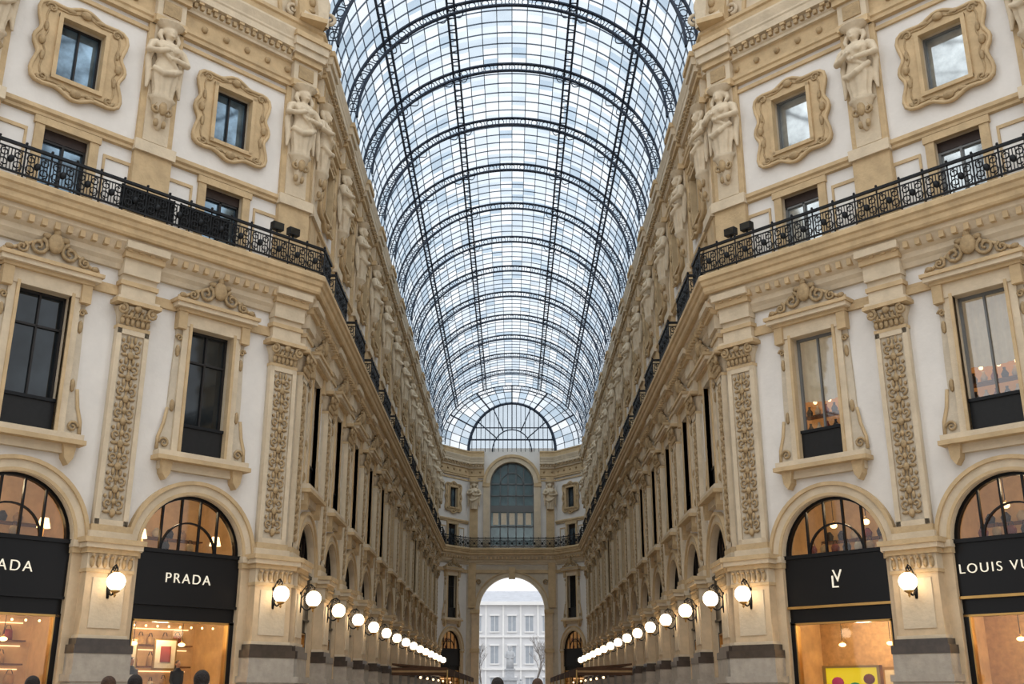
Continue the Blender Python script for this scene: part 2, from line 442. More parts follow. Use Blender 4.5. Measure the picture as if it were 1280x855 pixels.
# ------------------------------------------------------------------ windows
def tall_window_mesh(lit):
    mb = MB()
    mb.box(-1.72, 1.72, -.5, .02, 8.72, 8.86, 'stone_ochre'); mb.box(-1.66, 1.66, -.42, .02, 8.86, 9.04, 'stone_cream')
    mb.box(-1.5, 1.5, -.2, .02, 8.45, 8.72, 'stone_cream')
    for sx in (-1, 1):
        mb.poly([(sx*1.3-.2,8.72),(sx*1.3+.2,8.72),(sx*1.3+.14,8.3),(sx*1.3,8.1),(sx*1.3-.14,8.3)], -.34, .02, 'stone_ochre')
        a, b = sorted((sx*.8, sx*1.12)); mb.box(a, b, -.16, .02, 9.04, 13.5, 'stone_cream')
        a, b = sorted((sx*.8, sx*.9)); mb.box(a, b, -.22, .02, 9.04, 13.5, 'stone_ochre')
        mb.poly([(sx*1.12,9.04),(sx*1.62,9.04),(sx*1.62,9.5),(sx*1.5,9.9),(sx*1.36,10.4),(sx*1.36,11.2),(sx*1.3,13.5),(sx*1.12,13.5)], -.08, .02, 'stone_panel')
        mb.tube([(sx*1.62,-.1,9.1),(sx*1.6,-.1,9.5),(sx*1.46,-.1,9.95),(sx*1.38,-.1,10.5)], .06, 'stone_ochre', 5)
        mb.spiral(sx*1.38, 9.32, -.12, .18, 'relief', sx=sx, turns=1.4, r=.05)
        for z in (10.6, 12.5):
            mb.ell((sx*1.22,-.1,z), (.09,.07,.22), 'relief', 6, 4)
        mb.spiral(sx*1.22, 12.95, -.14, .13, 'relief', sx=sx, turns=1.4, r=.05, steps=9)
        mb.box(sx*1.22-.16, sx*1.22+.16, -.3, .02, 13.25, 13.85, 'stone_ochre')
    mb.box(-1.12, 1.12, -.2, .02, 13.4, 13.85, 'stone_cream')
    mb.box(-1.42, 1.42, -.34, .02, 13.85, 13.97, 'stone_ochre')
    mb.box(-1.55, 1.55, -.48, .02, 13.97, 14.12, 'stone_cream')
    mb.box(-1.62, 1.62, -.55, .02, 14.12, 14.24, 'stone_ochre')
    cr = [(-1.5,14.24)]+[(-1.5+3.0*i/16, 14.3+.62*sin(pi*i/16)**1.6) for i in range(17)]+[(1.5,14.24)]
    mb.poly(cr, -.3, .02, 'stone_panel')
    mb.tube([(x, -.32, z+.03) for x, z in cr[1:-1]], .06, 'stone_ochre', 5)
    mb.ell((0,-.42,14.85), (.26,.14,.34), 'relief', 10, 6)
    mb.ell((0,-.42,15.22), (.12,.1,.14), 'relief', 8, 5)
    for sx in (-1, 1):
        mb.spiral(sx*.5, 14.66, -.38, .3, 'relief', sx=sx, start=pi*.6, turns=1.5, r=.07)
        mb.spiral(sx*.98, 14.49, -.38, .2, 'relief', sx=sx, start=pi*.6, turns=1.4, r=.055, steps=10)
        mb.ell((sx*1.35,-.36,14.4), (.14,.09,.1), 'relief', 6, 4)
        mb.ell((sx*.28,-.38,15.05), (.16,.08,.1), 'relief', 6, 4)
    mb.box(-.8, .8, .0, .06, 9.08, 10.02, 'panel_black')
    mb.box(-.8, .8, -.06, .08, 9.98, 10.08, 'iron_black')
    fm = 'frame_dark' if not lit else 'frame_grey'
    for x in (-.78, .78): mb.box(x-.06, x+.06, .2, .3, 9.1, 13.4, fm)
    for z in (10.1, 13.36): mb.box(-.8, .8, .2, .3, z-.05, z+.05, fm)
    mb.box(-.03, .03, .2, .3, 10.1, 13.4, fm)
    if not lit: mb.box(-.8, .8, .2, .28, 12.28, 12.35, fm)
    if lit:
        mb.quad((-.8,.27,9.1),(.8,.27,9.1),(.8,.27,13.4),(-.8,.27,13.4), 'window_glass')
        n = 24; vs = []; fs = []
        for i in range(n+1):
            x = -.85+1.7*i/n; yy = .5+.05*sin(i*pi/1.5)
            vs += [(x,yy,11.1+.12*abs(x)),(x,yy,13.5)]
        for i in range(n): fs.append((2*i,2*i+2,2*i+3,2*i+1))
        mb.add(vs, fs, 'curtain_glow', True)
        mb.quad((-1.2,1.2,9),(1.2,1.2,9),(1.2,1.2,13.6),(-1.2,1.2,13.6), 'room_glow')
        for sx in (-1, 1): mb.quad((sx*1.2,.36,9),(sx*1.2,1.2,9),(sx*1.2,1.2,13.6),(sx*1.2,.36,13.6), 'room_glow')
        mb.quad((-1.2,.36,9.0),(1.2,.36,9.0),(1.2,1.2,9.0),(-1.2,1.2,9.0), 'shelf_wood')
        mb.quad((-1.2,.36,13.6),(1.2,.36,13.6),(1.2,1.2,13.6),(-1.2,1.2,13.6), 'goods_cream')
        for z in (10.1, 10.7):
            mb.box(-1.1,1.1,.7,1.1,z,z+.05,'shelf_wood')
            for i in range(6):
                x = -.9+.32*i; mb.loft([(x,.85,z+.05,.09,.09),(x,.85,z+.2,.12,.1),(x,.85,z+.33,.04,.04),(x,.85,z+.4,.05,.05)], ('goods_dark','goods_cream','goods_red')[i % 3], 8)
        for i in range(3): mb.ell((-.6+.55*i,.75,11.2),(.07,.07,.07),'small_lamp',8,6)
    else:
        mb.quad((-.8,.27,9.1),(.8,.27,9.1),(.8,.27,13.4),(-.8,.27,13.4), 'glass_dark')
    return mb.mesh('tall_window_lit' if lit else 'tall_window')
def cartouche_mesh(lit):
    mb = MB(); zc = 21.75; n = 64
    inn = []; out = []; mid = []
    for i in range(n):
        a = 2*pi*i/n; c, s = cos(a), sin(a)
        k = min(.75/max(abs(c), 1e-6), 1.1/max(abs(s), 1e-6))
        inn.append((k*c, zc+k*s))
        q = (abs(c/1.28)**3+abs(s/1.55)**3)**(-1/3)
        q *= 1+.08*cos(8*a)+.05*cos(4*a+pi)
        out.append((q*c*1.18, zc+q*s*1.08))
        mid.append((inn[-1][0]*.35+out[-1][0]*.65, inn[-1][1]*.35+out[-1][1]*.65))
    vs = [(x,-.14,z) for x, z in inn]+[(x,-.16,z) for x, z in out]+[(x,.0,z) for x, z in out]
    fs = []
    for i in range(n):
        j = (i+1) % n; fs.append((i,j,n+j,n+i)); fs.append((n+i,n+j,2*n+j,2*n+i))
    mb.add(vs, fs, 'stone_ochre')
    mb.tube([(x,-.16,z) for x, z in out], .07, 'stone_ochre', 6, closed=True)
    mb.tube([(x,-.16,z) for x, z in mid], .035, 'relief', 5, closed=True)
    for x0,x1,z0,z1 in ((-.87,-.73,zc-1.2,zc+1.2),(.73,.87,zc-1.2,zc+1.2),(-.87,.87,zc-1.22,zc-1.08),(-.87,.87,zc+1.08,zc+1.22)):
        mb.box(x0,x1,-.24,.02,z0,z1,'stone_ochre')
    for sx in (-1, 1):
        for sz in (-1, 1):
            mb.spiral(sx*1.12, zc+sz*1.28, -.18, .19, 'relief', sx=sx, sz=sz, turns=1.3, r=.05, steps=10)
            mb.ell((sx*1.22,-.18,zc+sz*.55), (.08,.06,.2), 'relief', 6, 4)
            mb.ell((sx*.5,-.18,zc+sz*1.45), (.2,.06,.07), 'relief', 6, 4)
        mb.ell((0,-.2,zc+sx*1.5), (.2,.12,.15), 'relief', 8, 5)
        mb.ell((sx*1.3,-.2,zc), (.12,.1,.18), 'relief', 8, 5)
    g = 'glass_sky' if lit else 'glass_blue'  # pale panes carry the sky reflection in their colour
    mb.quad((-.75,.27,20.6),(.75,.27,20.6),(.75,.27,22.9),(-.75,.27,22.9), g)
    fm = 'frame_grey' if lit else 'frame_dark'
    for x in (-.72,0,.72) if not lit else (-.72,.72): mb.box(x-.03,x+.03,.18,.28,20.65,22.85,fm)
    for z in (20.68,22.82): mb.box(-.75,.75,.18,.28,z-.03,z+.03,fm)
    return mb.mesh('cartouche_window_sky' if lit else 'cartouche_window')
def mezz_mesh(lit):
    mb = MB(); g = 'glass_sky' if lit else 'glass_blue'; fm = 'frame_grey' if lit else 'frame_dark'
    mb.quad((-.75,.25,16.5),(.75,.25,16.5),(.75,.25,18.9),(-.75,.25,18.9), g)
    mb.box(-.75,.75,.15,.24,18.5,18.85,'goods_dark')
    for x in (-.71,0,.71): mb.box(x-.04,x+.04,.16,.26,16.6,18.85,fm)
    for z in (16.7,18.45,18.81): mb.box(-.75,.75,.16,.26,z-.035,z+.035,fm)
    return mb.mesh('mezzanine_window_sky' if lit else 'mezzanine_window')

# ------------------------------------------------------------------ shop front
def shopfront_mesh(kind):
    mb = MB()
    r = AR
    mb.arc_band(r-.1, r+.02, AS, .12, .3, 'sign_black', n=24)
    for x in (-1.0, -.34, .34, 1.0):
        mb.box(x-.03, x+.03, .14, .24, AS, AS+sqrt(r*r-x*x)-.05, 'sign_black')
    mb.arc_band(.95, 1.0, AS, .14, .24, 'sign_black', n=16)
    n = 20
    vs = [(0,.2,AS)]+[(r*cos(pi*i/n),.2,AS+r*sin(pi*i/n)) for i in range(n+1)]
    mb.add(vs, [(0,i+1,i+2) for i in range(n)], 'shop_glass')
    mb.box(-r, r, .0, .35, 4.25, AS, 'sign_black')
    mb.box(-r, r, -.08, .3, AS-.08, AS+.04, 'sign_black')
    mb.box(-r, r, -.06, .3, 4.2, 4.28, 'brass' if kind == 'B' else 'sign_black')
    mb.box(-r, r, .1, .4, 3.75, 4.2, 'sign_black')
    for sx in (-1, 1):
        a, b = sorted((sx*r, sx*(r-.16))); mb.box(a, b, .05, .35, 0, 3.8, 'sign_black')
        a, b = sorted((sx*(r-.16), sx*(r-.2))); mb.box(a, b, .05, .3, 0, 3.75, 'brass')
        if kind == 'C': mb.box(sx*.62-.03, sx*.62+.03, .1, .22, 0, 3.75, 'sign_black')
    mb.box(-r, r, .05, .3, 3.7, 3.76, 'brass')
    if kind == 'C': mb.box(-r, r, .1, .22, 2.7, 2.75, 'sign_black')
    mb.box(-r, r, .0, .3, 0, .35, 'dark_marble')
    mb.quad((-r,.16,.3),(r,.16,.3),(r,.16,3.75),(-r,.16,3.75), 'shop_glass')
    D = 3.6 if kind != 'C' else 1.6; w = 2.5
    mb.quad((-w,D,0),(w,D,0),(w,D,8.3),(-w,D,8.3), 'shop_wall_glow')
    for sx in (-1, 1): mb.quad((sx*w,.5,0),(sx*w,D,0),(sx*w,D,8.3),(sx*w,.5,8.3), 'shop_wall_glow')
    mb.quad((-w,.5,8.3),(w,.5,8.3),(w,D,8.3),(-w,D,8.3), 'goods_dark')
    mb.quad((-w,.36,0.02),(w,.36,.02),(w,D,.02),(-w,D,.02), 'shelf_wood')
    mb.box(-w, w, .36, D, 4.0, 4.3, 'goods_cream')
    mb.box(-w, w, .36, .8, 4.3, 5.2, 'shelf_wood')
    for x in (-1.2, 0, 1.2):
        mb.box(x-.2, x+.2, D*.4, D*.4+.25, 3.96, 4.0, 'shop_ceiling_light')
    gm = ['goods_red','goods_tan','goods_dark','goods_cream','goods_tan']
    rnd = random.Random(ord(kind[0]))
    levels = (1.0, 1.7, 2.4, 3.1) if kind != 'B' else (0.8,)
    for z in levels:
        mb.box(-2.2, 2.2, D-.45, D, z, z+.05, 'shelf_wood')
        mb.box(-2.2, 2.2, D-.06, D-.02, z+.57, z+.6, 'shelf_light')
        x = -2.1
        while x < 2.0:
            ww = rnd.uniform(.18,.34); hh = rnd.uniform(.2,.42); g = rnd.choice(gm)
            mb.loft([(x+ww/2,D-.25,z+.05,ww*.52,.12),(x+ww/2,D-.25,z+.05+hh*.8,ww*.46,.1),(x+ww/2,D-.25,z+.05+hh,ww*.38,.04)], g, 8)
            mb.tube([(x+ww*.2,D-.25,z+.05+hh),(x+ww*.35,D-.25,z+.17+hh),(x+ww*.65,D-.25,z+.17+hh),(x+ww*.8,D-.25,z+.05+hh)], .014, 'goods_dark', 4)
            x += ww+rnd.uniform(.1,.35)
    if kind == 'A':
        for x, c in ((-.9,'goods_cream'),(.5,'goods_cream')):
            mb.box(x-.42,x+.42,1.9,1.95,2.3,3.3,'brass'); mb.box(x-.36,x+.36,1.88,1.92,2.36,3.24,c); mb.box(x-.18,x+.18,1.86,1.9,2.55,3.05,'goods_red')
        for i in range(9):
            mb.ell((-1.6+.4*i,.9,3.62),(.04,.04,.04),'small_lamp',6,5)
    if kind == 'B':
        mb.quad((-w,D-.6,0),(w,D-.6,0),(w,D-.6,4),(-w,D-.6,4),'goods_tan')
        mb.box(-.1,1.6,D-1.0,D-.7,0,2.4,'brass')
        mb.box(0,1.5,D-1.04,D-.98,.1,2.3,'goods_cream')
    mb.box(-1.8, 1.8, .7, 1.1, 5.9, 6.0, 'shelf_wood')
    mb.box(-2.2, 2.2, D-.5, D, 6.7, 6.75, 'shelf_wood')
    for i in range(8):
        x = -2.0+.5*i
        mb.loft([(x,D-.25,6.75,.12,.1),(x,D-.25,6.95,.17,.12),(x,D-.25,7.1,.06,.06)], rnd.choice(gm), 10)
    for i in range(7 if kind == 'B' else 3):
        x = -1.3+(.42 if kind == 'B' else .9)*i
        mb.loft([(x,.95,6.0,.12,.09),(x,.95,6.2,.16,.1),(x,.95,6.32,.1,.05)], rnd.choice(gm), 10)
        mb.tube([(x-.08,.95,6.3),(x-.05,.95,6.44),(x+.05,.95,6.44),(x+.08,.95,6.3)], .014, 'goods_dark', 4)
    return mb
def shopfront(kind):
    return shopfront_mesh(kind).mesh('shopfront_'+kind)

# ------------------------------------------------------------------ lamp
def lamp_meshes():
    a = MB()
    m = 'iron_black'
    a.tube([(0,0,-.35),(0,-.02,-.1),(0,0,.35)], [.05,.07,.05], m, 8)
    pts = [(0,-.02,-.1)]
    for i in range(13):
        t = i/12
        pts.append((0, -.05-.42*t, -.1-.16*sin(pi*t)))
    a.tube(pts, .03, m, 6)
    a.tube([(0,-.02,.3),(0,-.18,.55),(0,-.36,.62),(0,-.5,.5),(0,-.47,.34)], .022, m, 6)
    for (cy, cz, R, sg) in ((-.2, .12, .15, 1), (-.3, .5, .11, -1)):
        sp = []
        for i in range(14):
            f = i/13; an = 2*pi*1.4*f; q = R*(1-.8*f); sp.append((0, cy+sg*q*cos(an), cz+q*sin(an)))
        a.tube(sp, .02, m, 5)
    a.loft([(0,-.47,-.22,.05,.05),(0,-.47,-.16,.14,.14),(0,-.47,-.1,.1,.1)], 'brass', 12)
    a.loft([(0,-.47,.33,.12,.12),(0,-.47,.38,.06,.06),(0,-.47,.46,.02,.02)], 'brass', 12)
    a.loft([(0,-.47,-.34,.01,.01),(0,-.47,-.28,.04,.04),(0,-.47,-.2,.03,.03)], 'brass', 8)
    g = MB(); g.ell((0,-.47,.12), (.27,.27,.27), 'globe', 16, 10)
    return a.mesh('lamp_bracket'), g.mesh('lamp_globe')

# ------------------------------------------------------------------ build wall assemblies
BAY = bay_mesh(); PIL = pilaster_mesh(); STAT = statue_mesh()
TW = {0: tall_window_mesh(False), 1: tall_window_mesh(True)}
CW = {0: cartouche_mesh(False), 1: cartouche_mesh(True)}
MW = {0: mezz_mesh(False), 1: mezz_mesh(True)}
SHOP = {k: shopfront(k) for k in ('A', 'B', 'C')}
LB, LG = lamp_meshes()
wcount = [0]
def place_bay(parent, p, rot, sx, lit, shop, full=True):
    S = (sx, 1, 1); L = (p[0], p[1], 0)
    obj('bay_wall', BAY, L, rot, S, parent)
    wcount[0] += 1; e = empty('window_%d' % wcount[0], L); e.rotation_euler = (0,0,rot); e.scale = S
    for nm, me in (('tall_window', TW[lit]), ('cartouche_window', CW[lit]), ('mezzanine_window', MW[lit])):
        obj(nm, me, parent=e)
    obj('shop_front', SHOP[shop], L, rot, S)
def place_pil(parent, p, rot, lamp=True, statue=True, sx=1.0):
    L = (p[0], p[1], 0)
    obj('pilaster', PIL, L, rot, (sx,1,1), parent)
    c, s = cos(rot), sin(rot)
    def loc(x, y, z): return (p[0]+c*x-s*y, p[1]+s*x+c*y, z)
    if statue: obj('caryatid_statue', STAT, loc(0,-.36,21.0), rot)
    if lamp:
        e = empty('wall_lamp', loc(0,-.56,4.6)); e.rotation_euler = (0,0,rot)
        obj('bracket', LB, parent=e); obj('globe', LG, parent=e)
def filler(mb, p, t, a, b):
    q = [(p[0]+t[0]*a, p[1]+t[1]*a), (p[0]+t[0]*b, p[1]+t[1]*b)]
    mb.quad((*q[0],0),(*q[1],0),(*q[1],15),(*q[0],15),'stone_cream')
    mb.quad((*q[0],15),(*q[1],15),(*q[1],27.2),(*q[0],27.2),'plaster_white')
WL = empty('wall_left'); WR = empty('wall_right'); WOL = empty('wall_octagon_left'); WOR = empty('wall_octagon_right'); WE = empty('wall_end')
NB = 13; YS = 38.3
for side, par in ((-1, WL), (1, WR)):
    rot = pi/2 if side < 0 else -pi/2
    for i in range(NB):
        place_bay(par, (side*W, YS+BAYA*(i+.5)), rot, BAYA/5.8, 0, 'C')
    for i in range(NB+1):
        place_pil(par, (side*W, YS+BAYA*i), rot)
    mb = MB(); filler(mb, (side*W, Y0), (0,1), 0, YS-Y0); filler(mb, (side*W, YS+BAYA*NB), (0,1), 0, YE-YS-BAYA*NB)
    obj('wall_return', mb.mesh('wall_return'), parent=par)
for side, par in ((-1, WOL), (1, WOR)):
    rot = AF if side < 0 else -AF
    for i in range(2):
        p = fx(1.2+BAYF*(i+.5)); place_bay(par, (-side*p[0], p[1]), rot, 1, 0 if side < 0 else 1, 'A' if side < 0 else 'B')
    for i in range(3):
        p = fx(1.2+BAYF*i); place_pil(par, (-side*p[0], p[1]), rot)
    place_bay(par, (side*(-NL[0]+3.6), NL[1]), 0, 1, 0, 'C')
    place_pil(par, (side*(-NL[0]+.8), NL[1]), 0, lamp=False); place_pil(par, (side*(-NL[0]+6.4), NL[1]), 0)
    mb = MB(); filler(mb, (side*CX0, CY0), (side*FD[0], -FD[1]), U0, 1.2); filler(mb, (side*CX0, CY0), (side*FD[0], -FD[1]), 12.8, FL)
    filler(mb, (side*-NL[0], NL[1]), (side, 0), 0, .8)
    obj('wall_return', mb.mesh('wall_return'), parent=par)
# rear facets of the octagon (behind the viewpoint, seen in reflections)
for side, nm in ((-1, 'wall_rear_left'), (1, 'wall_rear_right')):
    par = empty(nm)
    a0 = Vector((side*-NL[0], NL[1]-14.6)); d = Vector((-side*FD[0], -FD[1]))
    rot = (pi-AF) if side < 0 else (pi+AF)
    for i in range(2):
        p = a0+d*(1.4+BAYF*(i+.5)); obj('bay_wall', BAY, (p.x,p.y,0), rot, (1,1,1), par)
        wcount[0] += 1; e = empty('window_%d' % wcount[0], (p.x,p.y,0)); e.rotation_euler = (0,0,rot)
        obj('tall_window', TW[0], parent=e); obj('cartouche_window', CW[0], parent=e); obj('mezzanine_window', MW[0], parent=e)
        obj('shop_front', SHOP['C'], (p.x,p.y,0), rot)
    for i in range(3):
        p = a0+d*(1.4+BAYF*i); obj('pilaster', PIL, (p.x,p.y,0), rot, (1,1,1), par)
cl = sqrt((W-XE)**2+(YW-YE)**2)
for side in (-1, 1):
    a = atan2(YW-YE, W-XE)
    place_bay(WE, (side*(W+XE)/2, (YW+YE)/2), a if side < 0 else -a, cl/5.8, 0, 'C')
# end wall
mb = MB()
wall_arch_band(mb, XE, 0, 14.6, 3.5, 0, 10.0, 'stone_panel', 1.2, 'stone_cream', 32)
wall_arch_band(mb, XE, 14.6, 27.6, 2.4, 16.8, 23.6, 'plaster_white', .6, 'stone_cream', 32)
mb.arc_band(3.5, 4.0, 10.0, -.2, .02, 'stone_cream', n=32); mb.arc_band(3.9, 4.05, 10.0, -.3, .02, 'stone_ochre', n=32)
mb.arc_band(2.4, 3.0, 23.6, -.3, .02, 'stone_cream', n=32); mb.arc_band(2.9, 3.2, 23.6, -.45, .02, 'stone_ochre', n=32)
for sx in (-1, 1):
    mb.box(sx*3.9-.4, sx*3.9+.4, -.3, .02, 0, 9.6, 'pier_stone'); mb.box(sx*3.95-.5, sx*3.95+.5, -.42, .02, 9.6, 10.0, 'stone_ochre')
    mb.box(sx*3.95-.5, sx*3.95+.5, -.42, .02, 5.6, 6.0, 'stone_ochre')
    mb.box(sx*2.8-.35, sx*2.8+.35, -.3, .02, 16.4, 23.3, 'stone_cream'); mb.box(sx*2.85-.4, sx*2.85+.4, -.4, .02, 23.2, 23.6, 'stone_ochre')
    mb.box(sx*4.3-.4, sx*4.3+.4, -.2, .02, 10.2, 15.0, 'stone_ochre')
    mb.box(sx*4.2-.45, sx*4.2+.45, -.2, .02, 16.4, 24.2, 'stone_ochre')
    mb.spiral(sx*3.6, 12.9, -.1, .3, 'relief', sx=sx, r=.08)
mb.box(-.35, .35, -.5, .02, 13.2, 14.4, 'stone_ochre')
o = obj('end_wall_front', mb.mesh('end_wall_front'), (0, YW, 0), 0, parent=WE)
for side in (-1, 1):
    obj('caryatid_statue', STAT, (side*4.2, YW-.3, 20.5), 0)
mb = MB()
n = 24; vs = [(0,.45,23.6)]+[(2.4*cos(pi*i/n),.45,23.6+2.4*sin(pi*i/n)) for i in range(n+1)]
mb.add(vs, [(0,i+1,i+2) for i in range(n)], 'glass_teal')
mb.quad((-2.4,.45,16.8),(2.4,.45,16.8),(2.4,.45,23.6),(-2.4,.45,23.6),'glass_teal')
for x in (-2.36,-1.3,-.45,.45,1.3,2.36): mb.box(x-.06,x+.06,.3,.46,16.8,23.6 if abs(x) > 2 else 23.6+sqrt(2.4**2-x*x),'frame_grey')
for z in (18.9,20.6,22.3,23.6): mb.box(-2.4,2.4,.3,.46,z-.07,z+.07,'frame_grey')
mb.box(-2.4,2.4,.25,.46,20.5,21.2,'frame_grey'); mb.arc_band(1.2,1.3,23.6,.3,.46,'frame_grey')
mb.arc_band(2.28,2.4,23.6,.3,.46,'frame_grey')
for x in (-1.8,-.9,0,.9,1.8): mb.box(x-.3,x+.3,.4,.5,19.1,20.4,'goods_cream')
obj('window_end_arch', mb.mesh('window_end_arch'), (0,YW,0))

# ------------------------------------------------------------------ trims
mb = MB()
mb.sweep([(0,13.85),(.12,13.85),(.12,14.05),(.06,14.05),(.06,14.2),(0,14.2)], PATH, 'stone_ochre')
mb.sweep([(0,14.75),(.14,14.75),(.2,14.9),(.3,15.02),(.3,15.2),(.44,15.3),(.58,15.5),(.64,15.55),(.64,15.7),(0,15.7)], PATH, 'stone_cream')
mb.sweep([(0,15.7),(.8,15.7),(.85,15.78),(.85,15.95),(.92,16.0),(.95,16.15),(1.02,16.2),(1.02,16.36),(.96,16.42),(0,16.42)], PATH, 'stone_ochre')
mb.blocks(PATH, .28, .6, 15.28, 15.5, .16, .4, 'stone_ochre')
obj('balcony', mb.mesh('balcony'))
mb = MB()
mb.sweep([(0,19.1),(.14,19.12),(.14,19.22),(.22,19.28),(.22,19.42),(.08,19.5),(0,19.5)], PATH[:5], 'stone_ochre')
mb.sweep([(0,19.1),(.14,19.12),(.14,19.22),(.22,19.28),(.22,19.42),(.08,19.5),(0,19.5)], PATH[5:], 'stone_ochre')
obj('trim_1', mb.mesh('trim_1'))
PL = PATH[:5]+[(-3.1, YW)]; PR = [(3.1, YW)]+PATH[5:]
mb = MB()
for P in (PL, PR):
    mb.sweep([(0,23.85),(.1,23.85),(.1,24.0),(0,24.0)], P, 'stone_ochre')
    mb.sweep([(0,24.2),(.2,24.2),(.2,24.35),(.26,24.4),(.26,24.55),(.12,24.55),(.12,25.2),(.2,25.3),(0,25.3)], P, 'stone_ochre')
    mb.sweep([(0,25.25),(.28,25.25),(.28,25.36),(.34,25.42),(.34,25.7),(.52,25.72),(.52,25.98),(.56,26.04),(.56,26.12),(.62,26.3),(.66,26.42),(.66,26.5),(0,26.5)], P, 'stone_cream')
    mb.blocks(P, .3, .46, 25.44, 25.62, .14, .27, 'relief')
    mb.blocks(P, .3, .5, 25.62, 25.8, .2, .55, 'stone_ochre')
    mb.sweep([(0,26.5),(.3,26.5),(.3,27.0),(.38,27.05),(.38,27.2),(0,27.2)], P, 'stone_ochre')
    for i in range(len(P)-1):
        a = Vector(P[i]); b = Vector(P[i+1]); L = (b-a).length; t = (b-a)/L; nn = Vector((t.y,-t.x))
        k = int(L/.9)
        for j in range(k):
            p = a+t*(L*(j+.5)/k)+nn*.14
            mb.ell((p.x,p.y,24.88),(.14,.14,.14),'relief',6,4)
obj('trim_2', mb.mesh('trim_2'))

# ------------------------------------------------------------------ balcony railing
def rail_for(P, name, o=.92, mb=None, ends=False):
    own = mb is None
    if own: mb = MB()
    m = 'iron_black'
    ns = []
    for i in range(len(P)-1):
        d = Vector((P[i+1][0]-P[i][0], P[i+1][1]-P[i][1])); d.normalize(); ns.append(Vector((d.y,-d.x)))
    pts = []
    for i in range(len(P)):
        if i == 0: mm = ns[0]
        elif i == len(P)-1: mm = ns[-1]
        else: mm = (ns[i-1]+ns[i])/(1+ns[i-1].dot(ns[i]))
        pts.append(Vector((P[i][0]+mm.x*o, P[i][1]+mm.y*o)))
    if ends:
        pts = [Vector(P[0])+ns[0]*.1]+pts+[Vector(P[-1])+ns[-1]*.1]
    for i in range(len(pts)-1):
        a, b = pts[i], pts[i+1]; L = (b-a).length; t = (b-a)/L
        mid = (a+b)/2
        mb.obox((mid.x,mid.y),(t.x,t.y),L,-.05,.05,17.42,17.51,m)
        mb.obox((mid.x,mid.y),(t.x,t.y),L,-.03,.03,16.5,16.56,m)
        mb.obox((mid.x,mid.y),(t.x,t.y),L,-.02,.02,17.26,17.3,m)
        k = max(1, round(L/.8)); w = L/k
        for j in range(k):
            q = a+t*(w*(j+.5))
            def P3(x, z): return (q.x+t.x*x, q.y+t.y*x, z)
            mb.tube([P3(-w/2,16.42),P3(-w/2,17.45)], .03, m, 4, smooth=False)
            mb.ell(P3(-w/2,17.56), (.05,.05,.06), m, 5, 4)
            for x in (-w*.38, -w*.25, -w*.12, 0, w*.12, w*.25, w*.38):
                mb.tube([P3(x,16.52),P3(x,17.28)], .016, m, 4, smooth=False)
            for sx in (-1, 1):
                for (z0, a0, dr, RR) in ((16.76,-pi/2,1,.17),(17.1,pi/2,-1,.15)):
                    pp = []
                    for s_ in range(10):
                        f = s_/9; an = a0+dr*2*pi*1.15*f; R = RR*(1-.55*f)
                        pp.append(P3(sx*(w*.25)+sx*R*cos(an), z0+R*sin(an)))
                    mb.tube(pp, .024, m, 4)
            mb.ell(P3(0,16.92), (.11,.07,.14), m, 6, 4)
    if own: return obj(name, mb.mesh(name))
rail_for(PATH[:3]+[(-W, Y0+1.2)], 'balcony_railing')
rail_for([(W, Y0+1.2)]+PATH[7:], 'balcony_railing')
rail_for([(-W+.1,YE-.3)]+PATH[3:7]+[(W-.1,YE-.3)], 'balcony_railing', o=.85)
for side in (-1, 1):
    mb = MB()
    for i in range(NB):
        yc = YS+BAYA*(i+.5); P = [(side*W, yc-1.5), (side*W, yc+1.5)]
        if side > 0: P = P[::-1]
        rail_for(P, '', .95, mb, True)
    obj('balcony_railing', mb.mesh('balcony_railing_arm'))
sp = MB()
sp.box(-.22,.22,-.12,.12,.1,.38,'iron_black'); sp.box(-.03,.03,-.03,.03,-.1,.1,'iron_black'); sp.quad((-.19,-.125,.13),(.19,-.125,.13),(.19,-.125,.35),(-.19,-.125,.35),'glass_dark')
SPM = sp.mesh('spotlight')
for side in (-1, 1):
    for u in (1.6, 2.3):
        p = fx(u); obj('spotlight', SPM, (-side*(p[0]+.719*.85), p[1]-.695*.85, 17.55), (AF if side < 0 else -AF))
# dark panels hung on the inside of the left railing
mb = MB()
mb.box(-.9,.9,-.02,.02,16.58,17.38,'panel_black'); mb.box(-.95,-.9,-.03,.03,16.5,17.4,'iron_black'); mb.box(.9,.95,-.03,.03,16.5,17.4,'iron_black')
PB = mb.mesh('balcony_panel')
for u in (5.2, 7.3):
    p = fx(u); obj('balcony_panel', PB, (p[0]+.719*.84, p[1]-.695*.84, 0), AF)

